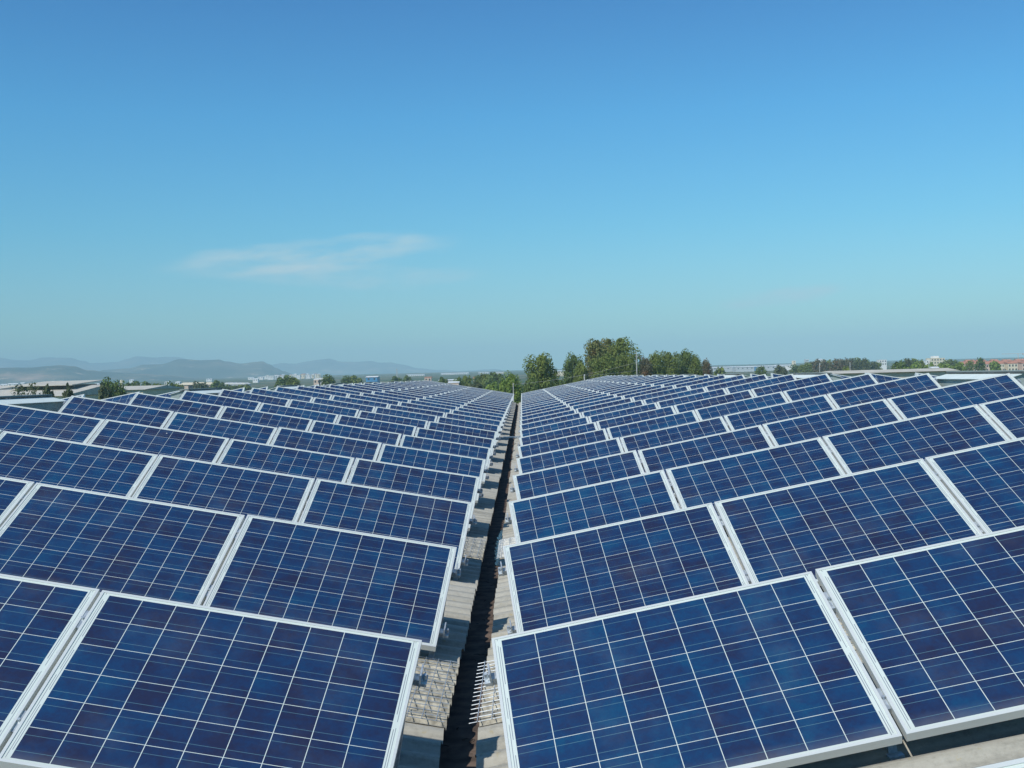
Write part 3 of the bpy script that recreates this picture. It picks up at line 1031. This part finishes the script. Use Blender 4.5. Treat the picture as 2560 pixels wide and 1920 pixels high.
G3 = 'trees of the brown-green wood to the right'
rg = random.Random(21)
tops = [906, 903, 901, 901, 902, 900, 899, 900, 898, 897, 896, 896, 900, 904, 906]
for i in range(15):
    px = 2022 + i * 12.2
    lf = 'leaf_brown' if i in (1, 2, 3, 5, 6, 7, 8) else 'leaf_olive' if i % 2 else 'leaf'
    tree(px + rg.uniform(-3, 3), tops[i] + rg.uniform(-1, 1), 600 + rg.uniform(-25, 25), 5.5 + rg.uniform(0, 1.5), lf, 'tree in the dense brown-green wood on the right horizon', G3, variant=i % 3)
G4 = 'trees on the plain to the right'
for i, (px, py, d, ww, lf, kd, lab) in enumerate([
    (2243, 905, 300, 5.2, 'leaf_dark', 'round', 'dark round tree standing before the right end of the wood'),
    (2268, 897, 500, 6.5, 'leaf_olive', 'round', 'taller grey-green tree behind the dark round tree'),
    (2286, 897, 510, 7.0, 'leaf', 'round', 'spreading tree left of the cream apartment block'),
    (2303, 904, 480, 5.0, 'leaf', 'bush', 'small bush left of the cream apartment block'),
    (2290, 912, 430, 8.0, 'leaf_light', 'bush', 'bright green hedge, leftmost piece below the apartment block'),
    (2325, 912, 430, 8.0, 'leaf_light', 'bush', 'bright green hedge directly below the apartment block'),
    (2360, 911, 430, 8.0, 'leaf_light', 'bush', 'bright green hedge right of the apartment block'),
    (2395, 911, 430, 8.0, 'leaf_light', 'bush', 'bright green hedge at the left end of the red-roofed town'),
    (2372, 899, 640, 7.0, 'leaf', 'round', 'green tree between the apartment block and the town'),
    (2388, 901, 640, 6.0, 'leaf_dark', 'round', 'dark tree just left of the red-roofed town'),
    (2424, 902, 560, 5.0, 'leaf', 'round', 'green tree before the left houses of the town'),
    (2452, 896, 520, 6.0, 'leaf_dark', 'round', 'dark tall tree before the middle of the red-roofed town'),
    (2488, 906, 500, 6.0, 'leaf_light', 'bush', 'bright bush before the right houses of the town'),
    (2114, 923, 260, 3.6, 'leaf', 'bush', 'green bush behind the second right vent'),
    (2270, 924, 260, 5.2, 'leaf_light', 'bush', 'bright green bush beneath the dark round tree'),
    (1900, 917, 420, 5.5, 'leaf_dark', 'round', 'dark tree among the pale factories'),
    (1990, 913, 620, 8.0, 'leaf_dark', 'round', 'dark tree at the left end of the wood'),
    (2008, 912, 600, 7.0, 'leaf', 'round', 'green tree between the factories and the wood'),
    (1950, 919, 520, 9.0, 'leaf_olive', 'bush', 'olive bush before the pale factories'),
    (1800, 922, 420, 6.0, 'leaf', 'bush', 'green bush right of the central tree clump'),
]):
    tree(px, py, d, ww, lf, lab, G4, kind=kd, variant=i % 3, name='bush' if kd == 'bush' else 'tree', cat='bush' if kd == 'bush' else 'tree')


# ------------------------------------------------------------------ distant buildings
def house(px, py_eave, d, width, depth, roof_h, wall, roof, label, name='house', cat='house', group=None, rot=0.0, win=(3, 1), ridge='x', open_end=False):
    """house at px and distance d, eaves at photo height py_eave"""
    p = at(px, py_eave, d)
    h = max(2.6, p.z - gz(d))
    e = empty(name, (p.x, d, gz(d)))
    e.rotation_euler = (0, 0, rot)
    tag(e, label, cat, group)
    hw, hd = width / 2, depth / 2
    MB().box(-hw, -hd, -.5, hw, hd, h).build('wall', M[wall], e)
    ov = min(.5, width * .04)
    b = MB()
    if roof_h > 0.05:
        if ridge == 'x':
            b.v = [(-hw - ov, -hd - ov, h + .02), (hw + ov, -hd - ov, h + .02), (hw + ov, hd + ov, h + .02), (-hw - ov, hd + ov, h + .02), (-hw - ov, 0, h + roof_h), (hw + ov, 0, h + roof_h)]
            b.f = [(0, 1, 5, 4), (2, 3, 4, 5), (0, 4, 3), (1, 2, 5), (3, 2, 1, 0)]
        else:
            b.v = [(-hw - ov, -hd - ov, h + .02), (hw + ov, -hd - ov, h + .02), (hw + ov, hd + ov, h + .02), (-hw - ov, hd + ov, h + .02), (0, -hd - ov, h + roof_h), (0, hd + ov, h + roof_h)]
            b.f = [(0, 1, 4), (2, 3, 5), (1, 2, 5, 4), (3, 0, 4, 5), (3, 2, 1, 0)]
    else:
        b.box(-hw - .1, -hd - .1, h + .01, hw + .1, hd + .1, h + .35)
    b.build('roof', M[roof], e)
    nx, nz = win
    for iz in range(nz):
        for ix in range(nx):
            cx_ = -hw + width * (ix + .5) / nx
            zc = h - 1.5 - iz * 3.0
            ww_ = min(1.4, width / nx * .45)
            MB().box(cx_ - ww_ / 2, -hd - .06, zc - .75, cx_ + ww_ / 2, -hd + .05, zc + .75).build('window', M['darkwin'], e)
    return e


# left plain
bs = house(165, 988, 235, 17, 44, 2.1, 'cream', 'beige', 'beige low-pitched shed with a raised roof strip, far left', 'shed', 'shed', win=(2, 1))
hz = at(165, 988, 235).z - GROUND
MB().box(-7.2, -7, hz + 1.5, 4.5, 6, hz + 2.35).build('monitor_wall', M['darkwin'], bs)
MB().quadbox([(-8.2, -10, hz + 2.1), (5.6, -10, hz + 2.1), (5.2, 8, hz + 3.0), (-7.6, 8, hz + 3.0), (-8.2, -10, hz + 2.3), (5.6, -10, hz + 2.3), (5.2, 8, hz + 3.2), (-7.6, 8, hz + 3.2)]).build('monitor_roof', M['beige'], bs)
house(-8, 975, 260, 12, 30, 1.0, 'cream', 'beige', 'beige shed cut off by the left picture edge', 'shed', 'shed', win=(2, 1))
house(60, 983, 240, 14, 40, .9, 'cream', 'beige', 'low beige shed between the sparse trees, far left', 'shed', 'shed', win=(2, 1))
house(340, 974, 260, 14, 30, .9, 'cream', 'beige', 'low beige shed behind the left panels', 'shed', 'shed', win=(2, 1))
wt = empty('water_tower', (at(305, 950, 900).x, 900, gz(900)))
tag(wt, 'cream water tower standing above the dark trees on the left', 'tower')
hz = at(305, 950, 900).z - gz(900)
MB().tube([(0, 0, -.5), (0, 0, hz * .55)], [1.1, 1.0], 14).build('shaft', M['cream'], wt)
MB().tube([(0, 0, hz * .55), (0, 0, hz * .62), (0, 0, hz - .3), (0, 0, hz)], [1.05, 1.55, 1.6, 1.5], 16).build('tank', M['cream'], wt)
for px, py, ww, hh, lab in ((485, 957, 13, 3.2, 'sandy mound roof on the left plain'), (512, 957, 15, 3.4, 'second sandy mound roof, nearer the white tents')):
    p = at(px, py, 700)
    e = house(px, py + 5, 700, ww, 20, 1.6, 'ochre', 'cream', lab, 'shed', 'shed', win=(3, 1))
for px, lab in ((572, 'leftmost white tent roof on the left plain'), (586, 'second white tent roof'), (600, 'third white tent roof'), (614, 'rightmost white tent roof')):
    house(px, 960.5, 760, 3.9, 14, 1.2, 'greyw', 'white', lab + ' of four in a row', 'tent', 'tent', 'white tents on the left plain', win=(0, 0), ridge='y')
rg = random.Random(5)
wn_ = 0
for i in range(26):                                                   # the white town under the hills
    px = 664 + i * 5.4 + rg.uniform(-1.5, 1.5)
    d = 2500 + rg.uniform(-160, 200)
    house(px, 936.5 + (800 - px) * .022 + rg.uniform(-2.2, 1.6), d, rg.uniform(5, 10), 9, rg.choice((0, 1.4)), rg.choice(('white', 'white', 'cream')), rg.choice(('white', 'tile', 'pale')), 'white house in the town below the hills on the left', group='white houses of the town on the left', win=(2, 2))
for px, py, d, ww in ((12, 962, 1500, 9), (35, 960, 1500, 14), (58, 958, 1700, 7), (133, 954, 1900, 7), (246, 961, 1300, 8), (200, 959, 1400, 8), (345, 961, 1200, 8), (420, 956, 1500, 7), (446, 956, 1500, 6), (330, 950, 2600, 10), (524, 948, 2300, 12), (628, 944, 2600, 14), (652, 943, 2500, 12), (640, 948, 1700, 8)):
    house(px, py, d, ww, 9, 1.2, 'white', 'pale', 'small white house scattered below the hills at far left', group='scattered white houses on the left', win=(2, 1))
for i in range(12):                                                   # terrace houses on the middle hill
    pass
b = house(932, 943, 900, 9.5, 16, .9, 'bluew', 'white', 'blue shed with a white roof in the plain', 'shed', 'shed', win=(2, 1))
house(795, 949, 800, 5, 8, .8, 'ochre', 'white', 'small pinkish building below the white town', win=(2, 1))
house(808, 947, 800, 5, 8, .6, 'white', 'white', 'small white building below the right end of the town', win=(2, 1))
house(878, 946, 800, 5, 8, .6, 'white', 'pale', 'small pale building left of the blue shed', win=(2, 1))
house(1136, 957, 330, 3.2, 10, .5, 'ochre', 'pale', 'low pink shed just beyond the far end of the left slope', 'shed', 'shed', win=(2, 1))
house(1120, 951, 520, 8, 10, .5, 'ochre', 'pale', 'long low pale shed behind the pink shed', 'shed', 'shed', win=(3, 1))
house(1195, 946, 700, 6, 9, .9, 'ochre', 'tile', 'small ochre house left of the central trees', win=(2, 1))
house(1071, 944, 800, 5, 9, .6, 'ochre', 'tile', 'small reddish building over the left slope', win=(2, 1))
house(1138, 934, 2600, 66, 40, 1.5, 'white', 'pale', 'very long white factory on the horizon left of centre', 'factory', 'factory', win=(14, 1))
house(1040, 938, 2400, 40, 30, 1.2, 'white', 'pale', 'long white factory right of the pylon', 'factory', 'factory', win=(9, 1))
house(1210, 932, 2700, 26, 30, 1.2, 'white', 'pale', 'white factory block near the central trees', 'factory', 'factory', win=(6, 1))
house(1250, 934, 2500, 22, 30, 1.2, 'cream', 'pale', 'pale factory block behind the central thicket', 'factory', 'factory', win=(5, 1))
house(1400, 928, 1500, 22, 30, 1.0, 'cream', 'pale', 'pale factory between the round tree and the slim tree', 'factory', 'factory', win=(6, 1))
# right plain
for px, py, d, ww, wl, rf, lab in ((1808, 919, 1500, 36, 'greyw', 'pale', 'white factory right of the central tree clump'),
                                   (1858, 918, 1450, 24, 'greyw', 'pale', 'grey-blue factory second from the tree clump'),
                                   (1884, 917, 1550, 26, 'bluew', 'pale', 'bluish factory in the middle of the pale factories'),
                                   (1922, 916, 1500, 28, 'greyw', 'pale', 'grey factory right of the dark tree'),
                                   (1960, 914, 1500, 24, 'white', 'pale', 'white factory nearest the wood')):
    house(px, py, d, ww, 24, 1.2, wl, rf, lab, 'factory', 'factory', win=(4, 1))
house(1984, 902, 1500, 4, 5, 0, 'cream', 'pale', 'narrow pale tower block left of the blue tower', 'tower_block', 'tower', win=(1, 5))
house(2016, 899, 1500, 5, 6, 0, 'greyw', 'pale', 'bluish tower block above the left end of the wood', 'tower_block', 'tower', win=(2, 6))
house(2050, 899, 1500, 6, 6, .8, 'white', 'pale', 'pale tower block with a wide top above the wood', 'tower_block', 'tower', win=(2, 5))
house(2204, 900, 1200, 8, 9, 0, 'white', 'pale', 'white block between the wood and the spreading tree', 'apartment_block', 'building', win=(3, 2))
ab = house(2338, 896, 1100, 14, 14, 0, 'cream', 'cream', 'cream apartment block rising above the trees on the right', 'apartment_block', 'building', win=(5, 4))
hz = at(2338, 896, 1100).z - gz(1100)
MB().box(-3.5, -3, hz + .36, 2.5, 3, hz + 2.4).build('stair_tower', M['white'], ab)
house(2318, 901, 1100, 5, 9, 0, 'white', 'pale', 'lower white block touching the cream apartment block', 'apartment_block', 'building', win=(2, 3))
house(2358, 901, 1120, 5, 9, 0, 'white', 'pale', 'lower white block right of the cream apartment block', 'apartment_block', 'building', win=(2, 3))
for i in range(17):
    px = 2400 + i * 10.5 + rg.uniform(-3, 3)
    d = 820 + (i % 3) * 70
    house(px, 911.5 - i * .22 - (i % 3) * 3.2, d, rg.uniform(5, 8.5), 9, rg.uniform(1.2, 1.9), rg.choice(('white', 'cream', 'ochre', 'white')), 'tile', 'house of the red-roofed town at the right edge', group='red-roofed houses on the right', win=(3, 2))
house(2215, 931, 150, 16, 8, .4, 'beige', 'beige', 'long low pale roof behind the right ridge', 'shed', 'shed', win=(0, 0))
house(2335, 920, 320, 2.2, 2.5, .4, 'white', 'pale', 'tiny white hut before the bright green hedge', 'hut', 'hut', win=(1, 1))


# ------------------------------------------------------------------ poles, wires, pylon
def pole(px, py_top, d, r, label, cat='pole', name='utility_pole', arm=True):
    p = at(px, py_top, d)
    e = empty(name, (p.x, d, GROUND))
    tag(e, label, cat)
    h = p.z - GROUND
    MB().tube([(0, 0, -.3), (0, 0, h)], [r * 1.25, r * .8], 8).build('shaft', M['concrete'], e)
    if not arm and name == 'utility_pole':
        MB().tube([(0, -r, h - .06), (0, -r - .14, h - .06), (0, -r - .14, h + .1)], .03, 6).build('insulator', M['white'], e)
    if arm:
        MB().box(-.7, -.05, h - .45, .7, .05, h - .33).build('crossarm', M['concrete'], e)
        for x in (-.6, 0, .6):
            MB().tube([(x, 0, h - .33), (x, 0, h - .12)], [.05, .04], 6).build('insulator', M['white'], e)
    return p


p1 = pole(1591, 883, 120, .06, 'pale concrete utility pole in front of the tall trees', arm=False)
p0 = pole(1283, 960, 122, .055, 'low concrete utility pole behind the end of the gutter', arm=False)
p2 = pole(1461, 938, 118, .09, 'thin pole behind the right slope, below the tall trees', arm=False)


def wire(a, b, sag, label):
    mb = MB()
    pts = []
    for i in range(25):
        f = i / 24
        q = a.lerp(b, f)
        pts.append((q.x, q.y, q.z - sag * 4 * f * (1 - f)))
    mb.tube(pts, .008, 5)
    o = mb.build('power_line', M['wire'])
    tag(o, label, 'wire')


wire(at(1283, 961, 122), at(1591, 906, 120), .35, 'upper wire strung between the two concrete poles')
wire(at(1461, 940, 118), at(1591, 926, 120), .05, 'lower short wire from the thin pole to the concrete pole')
pc = at(1591, 906, 120)
wire(pc, at(1900, 921, 150), .5, 'wire running right from the concrete pole over the panels')
py = empty('pylon', (at(992, 922, 1000).x, 1000, gz(1000)))
tag(py, 'thin lattice pylon on the plain left of centre', 'pylon')
hz = at(992, 922, 1000).z - gz(1000)
mb = MB()
for sx in (-1, 1):
    for sy in (-1, 1):
        mb.tube([(sx * 1.1, sy * 1.1, 0), (sx * .15, sy * .15, hz)], .12, 4)
for i in range(8):
    z0, z1 = hz * i / 8, hz * (i + 1) / 8
    w0, w1 = 1.1 - .95 * i / 8, 1.1 - .95 * (i + 1) / 8
    mb.tube([(-w0, -w0, z0), (w1, -w1, z1)], .07, 4)
    mb.tube([(w0, -w0, z0), (-w1, -w1, z1)], .07, 4)
mb.build('lattice', M['concrete'], py)
mb = MB()
for z in (hz * .8, hz * .92):
    mb.tube([(-1.8, 0, z), (1.8, 0, z)], .1, 4)
mb.build('crossarm', M['concrete'], py)
cr_ = empty('tower_crane', (at(2545, 880, 1000).x, 1000, gz(1000)))
tag(cr_, 'faint tower crane above the red-roofed town at the right edge', 'crane')
hz = at(2545, 884, 1000).z - gz(1000)
MB().tube([(0, 0, 0), (0, 0, hz)], .22, 4).build('mast', M['ochre'], cr_)
MB().tube([(-15, 0, hz), (5, 0, hz)], .18, 4).build('jib', M['ochre'], cr_)
MB().box(4, -.6, hz - 1.2, 5.5, .6, hz - .2).build('counterweight', M['concrete'], cr_)
for px, top in ((2125, 905), (2049, 907), (2322, 905)):
    pole(px, top, 330, .12, {2125: 'lamp post before the middle of the wood', 2049: 'lamp post before the left end of the wood', 2322: 'lamp post below the cream apartment block'}[px], 'lamp post', 'lamp_post', arm=False)

# ------------------------------------------------------------------ haze
hb = MB().box(-9500, -300, GROUND - 1.0, 9500, 12000, 330)
mt, t = material('haze_air')
pv = t.n('ShaderNodeVolumePrincipled')
pv.inputs['Color'].default_value = (0.59, 0.90, 1.0, 1)
pv.inputs['Density'].default_value = 2.1e-4
pv.inputs['Anisotropy'].default_value = -0.2
o = t.n('ShaderNodeOutputMaterial')
t.t.links.new(pv.outputs[0], o.inputs['Volume'])
tag(hb.build('haze', mt), 'pale blue haze over the plain and hills', 'haze', kind='stuff')
